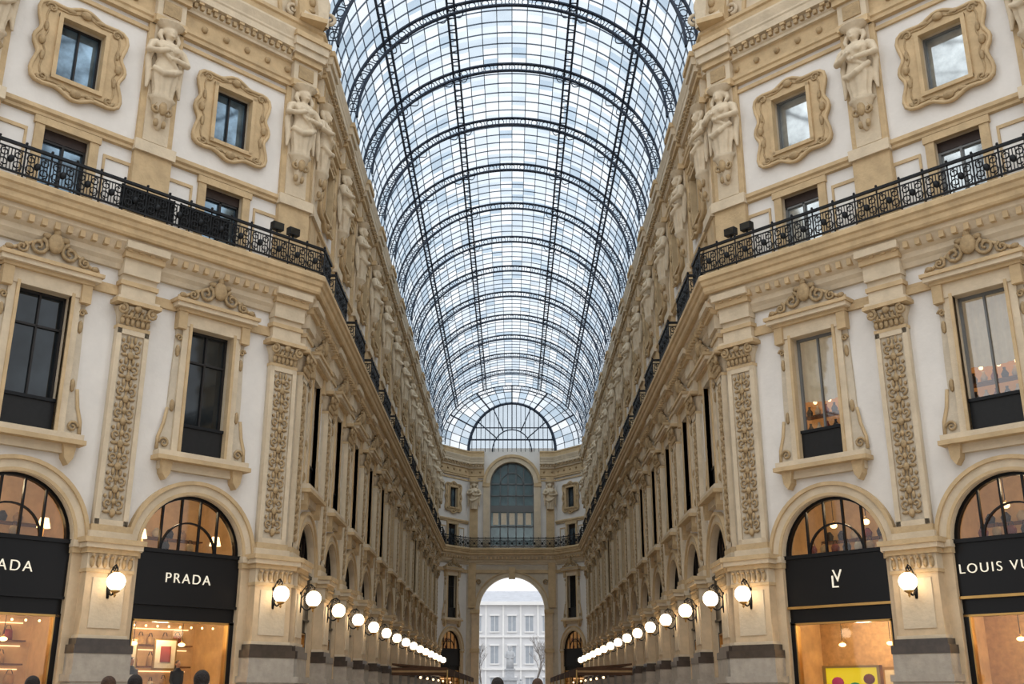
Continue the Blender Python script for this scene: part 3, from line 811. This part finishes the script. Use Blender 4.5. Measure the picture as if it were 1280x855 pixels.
# ------------------------------------------------------------------ glass barrel vault
VZ = 27.2; VR = 7.8; VH = 6.6; ND = 36
VAULT = empty('glass_vault_roof')
def rib_mesh(heavy):
    mb = MB()
    def arc(k, dy, h, m, y=0):
        vs = []; n = 72
        for i in range(n+1):
            a = pi*i/n
            for kk, yy in ((k,-dy),(k+h,-dy),(k+h,dy),(k,dy)):
                vs.append((VR*kk*cos(a), y+yy, VZ+VH*kk*sin(a)))
        fs = []
        for i in range(n):
            for q in range(4): fs.append((i*4+q,i*4+(q+1)%4,i*4+4+(q+1)%4,i*4+4+q))
        mb.add(vs, fs, m)
    if heavy:
        m = 'vault_iron_dark'
        arc(.988, .09, .012, m); arc(.925, .09, .012, m)
        for i in range(1, ND*2):
            a = pi*i/(ND*2)
            if i % 2 == 0:
                c = (VR*.96*cos(a), VZ+VH*.96*sin(a)); ring = []
                for q in range(8):
                    b = 2*pi*q/8; ring.append((c[0]+.17*cos(b),0,c[1]+.17*sin(b)))
                mb.tube(ring, .026, m, 4, closed=True)
            else:
                mb.tube([(VR*.93*cos(a),0,VZ+VH*.93*sin(a)),(VR*.99*cos(a),0,VZ+VH*.99*sin(a))], .026, m, 4)
        for an in (40, 65, 115, 140):
            for s_ in (-1, 1):
                a = radians(an+s_*6); pp = []
                for q in range(8):
                    f = q/7; b = a+radians(s_*-5)*f; kk = .925-.04*sin(pi*f)
                    pp.append((VR*kk*cos(b),0,VZ+VH*kk*sin(b)))
                mb.tube(pp, .03, m, 4)
    else:
        arc(.99, .022, .008, 'vault_iron')
    return mb.mesh('rib_truss' if heavy else 'rib_thin')
RH = rib_mesh(True); RT = rib_mesh(False)
YV0 = Y0+.2; YV1 = YE-.2
for i in range(0, 13):
    obj('rib_truss', RH, (0, YS+BAYA*i, 0), parent=VAULT)
    for j in range(1, 6):
        y = YS+BAYA*(i+j/6)
        if y < YV1: obj('rib_thin', RT, (0, y, 0), parent=VAULT)
obj('rib_truss', RH, (0, YV1, 0), parent=VAULT)
mb = MB()
L = YV1-YV0
NF = 32
HV = (7, 12, 20, 25)
for i in range(NF+1):
    a = pi*i/NF
    x, z = VR*cos(a), VZ+VH*sin(a)
    if i in HV:
        t = Vector((-VR*sin(a), VH*cos(a))); t.normalize()
        for s_ in (-.18, .18):
            cx, cz = x+t.x*s_, z+t.y*s_
            mb.box(cx-.05, cx+.05, YV0, YV1, cz-.14, cz+.02, 'vault_iron_dark')
        y = YV0
        while y < YV1:
            mb.box(x-.18, x+.18, y, y+.05, z-.1, z-.05, 'vault_iron_dark'); y += .6
    else:
        mb.box(x-.02, x+.02, YV0, YV1, z-.04, z+.01, 'vault_iron')
obj('purlins', mb.mesh('purlins'), parent=VAULT)
mb = MB()
gms = ['roof_glass_a','roof_glass_b','roof_glass_c','roof_glass_d']
NY = 13*6; dy = L/NY; rnd = random.Random(3)
for j in range(NY):
    for i in range(NF):
        a, b = pi*i/NF, pi*(i+1)/NF
        edge = min(i, NF-1-i)/(NF/2)
        w = [2+edge, 1.5+2.5*(1-edge), 3.5*edge+.3, 4*(1-edge)+.3]
        mm = rnd.choices(gms, w)[0]
        y0 = YV0+dy*j; y1 = y0+dy
        mb.quad((VR*cos(a)*1.0,y0,VZ+VH*sin(a)+.03),(VR*cos(b),y0,VZ+VH*sin(b)+.03),(VR*cos(b),y1,VZ+VH*sin(b)+.03),(VR*cos(a),y1,VZ+VH*sin(a)+.03), mm)
obj('glass_panes', mb.mesh('glass_panes'), parent=VAULT)
mb = MB(); A2 = 4.9; H2 = 5.6
NH = 24
def e0(i, f=0): 
    a = pi*i/NH; p0 = Vector((VR*cos(a), YV1, VZ+VH*sin(a))); p1 = Vector((A2*cos(a), YW, VZ+H2*sin(a))); return p0.lerp(p1, f)
for i in range(NH):
    for s_ in range(3):
        mb.quad(tuple(e0(i,s_/3)),tuple(e0(i+1,s_/3)),tuple(e0(i+1,(s_+1)/3)),tuple(e0(i,(s_+1)/3)), rnd.choice(gms))
for i in range(NH+1):
    mb.tube([tuple(e0(i,0)-Vector((0,0,.05))),tuple(e0(i,1)-Vector((0,0,.05)))], .04 if i % 4 else .09, 'vault_iron_dark', 4, smooth=False)
for f in (1/3, 2/3): mb.tube([tuple(e0(i,f)-Vector((0,0,.05))) for i in range(NH+1)], .05, 'vault_iron_dark', 4, smooth=False)
mb.tube([tuple(e0(i,1)+Vector((0,-.05,0))) for i in range(NH+1)], .17, 'vault_iron_dark', 6, smooth=False)
n = 32
vs = [(0,YW+.1,VZ)]+[(A2*cos(pi*i/n),YW+.1,VZ+H2*sin(pi*i/n)) for i in range(n+1)]
mb.add(vs, [(0,i+1,i+2) for i in range(n)], 'roof_glass_b')
for k in range(-9, 10):
    x = k*.5; zt = VZ+H2*sqrt(max(0,1-(x/A2)**2)); mb.box(x-.035,x+.035,YW,YW+.08,VZ,zt,'vault_iron_dark')
mb.box(-A2,A2,YW-.05,YW+.1,VZ+1.3,VZ+1.45,'vault_iron_dark'); mb.box(-A2*.9,A2*.9,YW-.05,YW+.1,VZ+2.7,VZ+2.8,'vault_iron_dark')
for an in (38, 64, 90, 116, 142):
    a = radians(an); mb.tube([(A2*.45*cos(a),YW-.05,VZ+.45*H2*sin(a)),(A2*cos(a),YW-.05,VZ+H2*sin(a))], .08, 'vault_iron_dark', 4)
mb.tube([(A2*.45*cos(pi*i/16),YW-.05,VZ+.45*H2*sin(pi*i/16)) for i in range(17)], .08, 'vault_iron_dark', 4)
obj('end_hip', mb.mesh('end_hip'), parent=VAULT)

# ------------------------------------------------------------------ attic lunettes + medallions
mb = MB()
R1 = 5.6; n = 32
vs = [(0,0,27.2)]+[(R1*cos(pi*i/n),0,27.2+R1*.9*sin(pi*i/n)) for i in range(n+1)]
mb.add(vs, [(0,i+1,i+2) for i in range(n)], 'stone_cream')
for r0, r1, y0, m in ((5.3,6.2,-.5,'stone_ochre'),(6.0,6.5,-.8,'stone_cream'),(4.6,4.75,-.1,'stone_ochre')):
    vs = []
    for i in range(n+1):
        a = pi*i/n
        for r, y in ((r0,y0),(r1,y0),(r1,.2),(r0,.2)): vs.append((r*cos(a),y,27.2+r*.9*sin(a)))
    fs = []
    for i in range(n):
        for k in range(4): fs.append((i*4+k,i*4+(k+1)%4,i*4+4+(k+1)%4,i*4+4+k))
    mb.add(vs, fs, m)
LUN = mb.mesh('lunette')
mb = MB()
mb.box(-.55,.55,-.5,.5,0,.2,'stone_ochre'); mb.box(-.4,.4,-.35,.35,.2,.35,'stone_cream')
ring = [(.62*cos(2*pi*i/24),-.1,1.0+.62*sin(2*pi*i/24)) for i in range(24)]
mb.tube(ring,.13,'stone_cream',8,closed=True)
ring = [(.4*cos(2*pi*i/20),-.12,1.0+.4*sin(2*pi*i/20)) for i in range(20)]
mb.tube(ring,.05,'relief',6,closed=True)
mb.ell((0,0,1.0),(.58,.14,.58),'stone_ochre',20,8); mb.ell((0,-.15,1.0),(.18,.14,.18),'relief',10,6)
for sx in (-1,1): mb.spiral(sx*.75,.6,0,.28,'stone_cream',sx=sx,start=-pi/2,turns=1.3,r=.09)
mb.ell((0,0,1.75),(.2,.15,.25),'relief',8,5)
MED = mb.mesh('medallion')
for side in (-1, 1):
    p = fx(7.0); obj('attic_lunette', LUN, (-side*(p[0]-.719*.1), p[1]+.695*.1, 0), AF if side < 0 else -AF)
    p = fx(1.1); obj('cornice_medallion', MED, (-side*(p[0]+.719*.3), p[1]-.695*.3, 27.2), (AF if side < 0 else -AF)*.6)
    p = fx(13.4); obj('cornice_medallion', MED, (-side*(p[0]+.2), p[1]-.2, 27.2), AF if side < 0 else -AF)
mb = MB(); C0 = (0, 19.3); RB = 19.5
for k in range(16):
    an = 2*pi*(k+.5)/16
    pts = []
    for i in range(13):
        f = radians(6+78*i/12); pts.append((C0[0]+RB*cos(f)*cos(an), C0[1]+RB*cos(f)*sin(an), 30+16*sin(f)))
    mb.tube(pts, .14, 'vault_iron_dark', 4)
for i in range(1, 12):
    f = radians(6+78*i/12)
    mb.tube([(C0[0]+RB*cos(f)*cos(2*pi*k/48), C0[1]+RB*cos(f)*sin(2*pi*k/48), 30+16*sin(f)) for k in range(48)], .06 if i % 3 else .12, 'vault_iron_dark', 4, closed=True)
DOME = obj('dome_frame', mb.mesh('dome_frame'))

# ------------------------------------------------------------------ shop signs
def text_obj(body, size, loc, rot, parent, m='sign_letter', ext=.02, space=1.25):
    cu = bpy.data.curves.new('letters', 'FONT'); cu.body = body; cu.size = size; cu.align_x = 'CENTER'; cu.align_y = 'CENTER'
    cu.extrude = ext; cu.space_character = space; cu.offset = -0.004
    cu.materials.append(MATS[m]); o = bpy.data.objects.new('letters', cu); COL.objects.link(o)
    o.location = loc; o.rotation_euler = (pi/2, 0, rot); o.parent = parent; return o
for side, u, txt, sz in ((-1,4.1,'PRADA',.44),(-1,9.9,'PRADA',.44),(1,4.1,'LV',.62),(1,9.9,'LOUIS VUITTON',.4)):
    p = fx(u); rot = AF if side < 0 else -AF
    X = -side*p[0]; nx, ny = (.719 if side < 0 else -.719), -.695
    e = empty('shop_sign', (X+nx*.03, p[1]+ny*.03, 5.05))
    if txt == 'LV':
        text_obj('L', .56, (-cos(rot)*.05,-sin(rot)*.05,-.08), rot, e); text_obj('V', .56, (cos(rot)*.06, sin(rot)*.06, .1), rot, e)
    else: text_obj(txt, sz, (0,0,0), rot, e)
tl = MB()
tl.loft([(0,0,0,.1,.1),(0,0,.05,.1,.1),(0,0,.1,.03,.03),(0,0,.35,.03,.03)], 'brass', 10)
tl2 = MB(); tl2.loft([(0,0,.32,.2,.2),(0,0,.62,.12,.12)], 'small_lamp', 14)
TL, TL2 = tl.mesh('lamp_base'), tl2.mesh('lamp_shade')
def facet_pt(side, u, depth):
    p = fx(u); return (-side*(p[0]-.719*depth), p[1]+.695*depth)
for u in (2.75, 5.45, 8.6, 10.9):
    x, y = facet_pt(-1, u, .8); e = empty('table_lamp', (x, y, 6.0)); obj('base', TL, parent=e); obj('shade', TL2, parent=e)
pl = MB(); pl.tube([(0,0,.25),(0,0,1.6)], .012, 'iron_black', 5); pl.ell((0,0,0),(.12,.12,.12),'small_lamp',12,8); pl.loft([(0,0,.1,.05,.05),(0,0,.25,.02,.02)],'brass',8)
PLM = pl.mesh('pendant_lamp')
for side in (-1, 1):
    for u in (3.2, 4.9, 9.0, 11.0):
        x, y = facet_pt(side, u, 1.6); obj('pendant_lamp', PLM, (x, y, 3.1), 0, (1,1,.55))
for u in (3.4, 4.6, 9.2, 10.4):
    x, y = facet_pt(1, u, 1.4); obj('pendant_lamp', PLM, (x, y, 7.0), 0, (1,1,.8))
for side in (-1, 1):      # added point lights that brighten the shop interiors, no fixtures
    for u in (4.1, 9.9):
        for z, pw in ((3.6, 130), (7.6, 45)):
            x, y = facet_pt(side, u, 1.5); l = bpy.data.lights.new('shop_fill', 'POINT'); l.energy = pw; l.color = (1,.78,.5); l.shadow_soft_size = .25
            lo = bpy.data.objects.new('shop_fill', l); COL.objects.link(lo); lo.location = (x, y, z)
wd = MB(); wd.box(-.95,.95,-.05,.05,.6,2.35,'goods_yellow')
for i,(x,z,r,mm) in enumerate(((-.5,1.9,.22,'goods_pink'),(.1,1.7,.26,'goods_green'),(.6,2.0,.2,'goods_red'),(-.2,1.2,.24,'goods_dark'),(.5,1.2,.2,'goods_pink'))):
    wd.ell((x,-.06,z),(r,.05,r*.8),mm,14,6)
wd.box(-1.0,-.9,-.1,.1,0,2.4,'brass'); wd.box(.9,1.0,-.1,.1,0,2.4,'brass'); wd.box(-1.0,1.0,-.1,.1,2.35,2.42,'brass')
x, y = facet_pt(1, 3.9, .8); obj('display_screen', wd.mesh('display_screen'), (x,y,0.0), -AF)

# ------------------------------------------------------------------ floor
mb = MB()
mb.quad((-40,-25,0),(40,-25,0),(40,119.5,0),(-40,119.5,0),'floor_marble')
obj('floor', mb.mesh('floor'))
mb = MB()
for k in range(14):
    y = YS+BAYA*k; mb.box(-6.2,6.2,y-.12,y+.12,0,.006,'floor_dark')
for x in (-6.2,-2.4,2.4,6.2): mb.box(x-.1,x+.1,38,118,0,.007,'floor_dark')
obj('floor_inlay', mb.mesh('floor_inlay'))
mb = MB(); mb.quad((-150,119.5,-.01),(150,119.5,-.01),(150,330,-.01),(-150,330,-.01),'paving'); obj('plaza_ground', mb.mesh('plaza_ground'))

# ------------------------------------------------------------------ cafe awnings
def awning(side, y0, y1, x0, x1):
    mb = MB()
    a, b = side*x0, side*x1
    mb.add([(a,y0,3.05),(b,y0,2.8),(b,y1,2.8),(a,y1,3.05),(a,y0,3.15),(b,y0,2.9),(b,y1,2.9),(a,y1,3.15)],
           [(0,1,2,3),(4,5,6,7),(0,1,5,4),(1,2,6,5),(2,3,7,6),(3,0,4,7)], 'awning')
    mb.box(min(a,b),max(a,b),y0-.03,y0+.03,2.5,2.92,'awning'); mb.box(b-.03,b+.03,y0,y1,2.5,2.85,'awning')
    mb.box(min(a,b),max(a,b),y0-.05,y0-.03,2.66,2.76,'awning_valance')
    k = 6
    for i in range(k+1):
        y = y0+(y1-y0)*i/k
        mb.tube([(b,y,0),(b,y,2.8)],.05,'brass',6); mb.tube([(b,y,2.3),(b,y+.3,2.6)],.03,'brass',5)
    mb.box(min(a,b),max(a,b),y0+.1,y0+.14,.0,.9,'awning')
    for i in range(8):
        y = y0+.8+(y1-y0-1)*i/8; mb.ell(((a+b)/2,y,2.4),(.07,.07,.07),'small_lamp',8,6)
    return obj('cafe_awning', mb.mesh('cafe_awning'))
awning(-1, 62, 104, 6.7, 3.6); awning(1, 62, 104, 6.7, 3.6)

# ------------------------------------------------------------------ outside
mb = MB(); YB = 190
mb.box(-45,45,YB,YB+20,0,16,'city_wall'); mb.box(-45.5,45.5,YB-.7,YB+20,16,16.6,'city_trim'); mb.box(-45.2,45.2,YB-.3,YB,5.2,5.6,'city_trim'); mb.box(-45.2,45.2,YB-.25,YB,10.6,10.9,'city_trim')
mb.add([(-45,YB,16.6),(45,YB,16.6),(45,YB+7,19),(-45,YB+7,19)],[(0,1,2,3)],'city_roof')
for i in range(-14, 15):
    x = i*3.0
    for z0, z1 in ((1,4),(6.3,9.2),(11.6,14.2)):
        mb.box(x-.65,x+.65,YB-.05,YB+.1,z0,z1,'city_window'); mb.box(x-.85,x+.85,YB-.25,YB,z1,z1+.25,'city_trim'); mb.box(x-.85,x+.85,YB-.2,YB,z0-.2,z0,'city_trim')
        mb.box(x-.04,x+.04,YB-.1,YB,z0,z1,'city_trim')
    mb.box(x+1.35,x+1.65,YB-.15,YB,0,16,'city_trim')
obj('city_building', mb.mesh('city_building'))
mb = MB(); m = 'monument_stone'
for w, z0, z1 in ((3,0,.4),(2.4,.4,.9),(1.5,.9,3.2),(1.8,3.2,3.6),(1.0,3.6,4.6),(1.2,4.6,4.8)): mb.box(-w/2*1.3,w/2*1.3,-w/2*1.3,w/2*1.3,z0,z1,m)
mb.loft([(0,0,4.8,.55,.5,.05),(0,0,5.8,.5,.42,.05),(0,0,6.6,.5,.36),(0,0,7.1,.56,.32),(0,0,7.3,.2,.2)], m, 20)
mb.ell((0,-.02,7.6),(.22,.25,.3),m,10,8); mb.ell((0,0,7.8),(.3,.3,.1),m,10,5); mb.ell((0,-.2,7.35),(.15,.12,.25),m,8,6)
for sx in (-1,1): mb.tube([(sx*.5,0,7.0),(sx*.65,-.1,6.4),(sx*.2,-.4,6.2)],[.18,.15,.1],m,8)
for a in range(4):
    cx, cy = 2.2*cos(a*pi/2+pi/4), 2.2*sin(a*pi/2+pi/4)
    mb.box(cx-.4,cx+.4,cy-.4,cy+.4,0,1.6,m); mb.loft([(cx,cy,1.6,.32,.28),(cx,cy,2.6,.28,.24),(cx,cy,3.0,.3,.2),(cx,cy,3.1,.1,.1)],m,12); mb.ell((cx,cy,3.3),(.14,.15,.18),m,8,6)
obj('statue_monument', mb.mesh('statue_monument'), (-.3,158,0))
def tree(x, y, h, seed):
    rnd = random.Random(seed); mb = MB()
    def br(p, d, l, r, k):
        q = p+d*l; mid = p.lerp(q,.5)+Vector((rnd.uniform(-.05,.05),rnd.uniform(-.05,.05),0))*l
        mb.tube([p,mid,q],[r,r*.8,r*.6],'bark',5)
        if k == 0: return
        for _ in range(3 if k > 1 else 4):
            nd = (d+Vector((rnd.uniform(-.7,.7),rnd.uniform(-.7,.7),rnd.uniform(-.1,.5)))).normalized()
            br(q if rnd.random() < .6 else mid, nd, l*rnd.uniform(.6,.8), r*.55, k-1)
    br(Vector((0,0,0)), Vector((0,0,1)), h*.33, h*.022, 5)
    obj('bare_tree', mb.mesh('bare_tree'), (x,y,0))
tree(3.6,160,10,1); tree(-4.6,166,9,2); tree(5.6,172,10,4)

# ------------------------------------------------------------------ people
def person(x, y, rot, h=1.75, coat='coat_navy', hair='hair_dark', phase=1, female=False, z=0.0, name='pedestrian'):
    e = empty(name, (x,y,z)); e.rotation_euler = (0,0,rot); e.scale = (h/1.75,)*3
    b = MB(); m = coat; sw = .20 if not female else .175
    b.loft([(0,0,.78,.2,.15),(0,0,.95,.19,.14),(0,0,1.1,.165,.125),(0,0,1.28,.2,.135),(0,0,1.4,sw+.01,.12),(0,0,1.46,.12,.09),(0,0,1.52,.07,.07)], m, 20)
    hands = []
    for sx in (-1, 1):
        sy = .14*sx*phase
        sh = (sx*sw,0,1.41); el = (sx*(sw+.06),sy*.3+.03,1.12); wr = (sx*(sw+.05),-.05+sy,.88)
        b.tube([sh,((sh[0]+el[0])/2,(sh[1]+el[1])/2,(sh[2]+el[2])/2),el,wr],[.065,.055,.047,.036],m,10); hands.append(wr)
    obj('coat', remeshed(b,'coat',.016), parent=e)
    t = MB()
    for sx in (-1, 1):
        fy = -.2*sx*phase
        t.tube([(sx*.09,0,.9),(sx*.1,fy*.35-.02,.5),(sx*.1,fy+(.06 if fy > 0 else 0),.09)],[.1,.068,.048],'trouser',10)
    t.ell((0,0,.88),(.17,.13,.13),'trouser',12,8)
    obj('trousers', remeshed(t,'trousers',.016), parent=e)
    s = MB()
    for sx in (-1, 1):
        fy = -.2*sx*phase+(.06 if -.2*sx*phase > 0 else 0)
        s.ell((sx*.1,fy-.06,.045),(.045,.13,.045),'shoe',10,6)
    obj('shoes', s.mesh('shoes'), parent=e)
    k = MB(); m = 'skin'
    k.tube([(0,0,1.46),(0,-.01,1.56)],[.055,.052],m,10)
    k.ell((0,-.01,1.64),(.073,.092,.112),m,16,12); k.ell((0,-.05,1.58),(.045,.05,.05),m,10,8)
    k.ell((0,-.108,1.632),(.013,.02,.024),m,6,5)
    k.ell((0,-.096,1.593),(.024,.01,.008),m,6,4)
    for sx in (-1, 1): k.ell((sx*.076,.0,1.635),(.012,.022,.032),m,6,6)
    for sx, w in zip((-1,1), hands):
        k.ell((w[0],w[1]-.01,w[2]-.05),(.022,.04,.048),m,8,6)
        for f in range(4):
            yy = w[1]-.04+.02*f; l = (.065,.08,.075,.06)[f]
            k.tube([(w[0],yy,w[2]-.08),(w[0]-sx*.006,yy,w[2]-.08-l*.55),(w[0]-sx*.02,yy+.004,w[2]-.08-l)],[.009,.0085,.007],m,6)
        k.tube([(w[0],w[1]-.03,w[2]-.03),(w[0]-sx*.01,w[1]-.065,w[2]-.07),(w[0]-sx*.015,w[1]-.07,w[2]-.1)],[.011,.01,.008],m,6)
    obj('head_and_hands', remeshed(k,'skin_parts',.006), parent=e)
    r = MB()
    r.ell((0,.02,1.675),(.088,.098,.1),hair,16,10); r.ell((0,.045,1.62),(.078,.07,.09 if not female else .14),hair,14,8)
    if female: r.ell((0,.06,1.52),(.085,.05,.13),hair,12,8)
    obj('hair', remeshed(r,'hair',.01), parent=e)
    f = MB()
    for sx in (-1, 1): f.ell((sx*.03,-.096,1.652),(.012,.006,.007),'goods_cream',8,5); f.ell((sx*.03,-.101,1.652),(.005,.003,.005),'hair_dark',6,4)
    obj('eyes', f.mesh('eyes'), parent=e)
person(-3.5, 12.6, pi+.1, 1.82, 'coat_navy', 'hair_dark', 1)
person(-4.9, 13.6, pi-.2, 1.77, 'coat_grey', 'hair_brown', -1, True)
person(-4.65, 13.8, pi, 1.79, 'coat_navy', 'hair_dark', 1)
person(-.2, 15.5, pi, 1.78, 'coat_navy', 'hair_dark', 1)
person(.4, 17.5, pi, 1.79, 'coat_grey', 'hair_brown', -1)
person(-5.75, 13.4, pi+.3, 1.77, 'coat_navy', 'hair_dark', -1)
x, y = facet_pt(-1, 5.2, 1.0); person(x, y, AF, 1.75, 'coat_grey', 'hair_dark', 1, True, .88, 'mannequin')
x, y = facet_pt(-1, 3.6, 1.0); person(x, y, AF, 1.7, 'coat_navy', 'hair_brown', 1, True, .88, 'mannequin')
mb = MB(); mb.box(-1.6,1.6,.5,1.5,0,.8,'goods_cream'); mb.box(-1.64,1.64,.48,1.52,.8,.85,'goods_tan')
p = fx(4.1); obj('display_platform', mb.mesh('display_platform'), (p[0],p[1],0.03), AF)

# ------------------------------------------------------------------ light
w = bpy.data.worlds.new('World'); scene.world = w; w.use_nodes = True
nt = w.node_tree; bg = nt.nodes['Background']
tc = nt.nodes.new('ShaderNodeTexCoord'); sx = nt.nodes.new('ShaderNodeSeparateXYZ'); rp = nt.nodes.new('ShaderNodeValToRGB')
nt.links.new(tc.outputs['Generated'], sx.inputs[0]); nt.links.new(sx.outputs['Z'], rp.inputs['Fac'])
rp.color_ramp.elements[0].color = (.97,.98,1,1); rp.color_ramp.elements[1].color = (.86,.93,1,1)
rp.color_ramp.elements[0].position = 0.0; rp.color_ramp.elements[1].position = .8
nt.links.new(rp.outputs['Color'], bg.inputs['Color']); bg.inputs['Strength'].default_value = 1.15
def sun(name, d, st, ang, col):
    l = bpy.data.lights.new(name, 'SUN'); l.energy = st; l.angle = radians(ang); l.color = col
    o = bpy.data.objects.new(name, l); COL.objects.link(o); o.location = (0,0,60)
    o.rotation_euler = Vector(d).to_track_quat('-Z','Y').to_euler()
sun('fill_left', (.6,.1,-.9), .85, 70, (1,.985,.96))  # added soft fill for the arm walls, under an overcast sky
sun('fill_right', (-.6,.1,-.9), .85, 70, (1,.985,.96))  # matching added fill from the opposite side
sun('fill_dome', (0,1,-.75), .9, 80, (1,.985,.96))  # added fill from above and behind the camera, not a visible sun

scene.view_settings.view_transform = 'Standard'
scene.view_settings.look = 'None'
scene.view_settings.exposure = 0.0
cam = bpy.data.cameras.new('camera'); co = bpy.data.objects.new('camera', cam); COL.objects.link(co)
co.location = (0,0,1.6); co.rotation_euler = (radians(90+18.23),0,0); cam.sensor_width = 36; cam.lens = 1330/1280*36; cam.clip_end = 1000
scene.camera = co
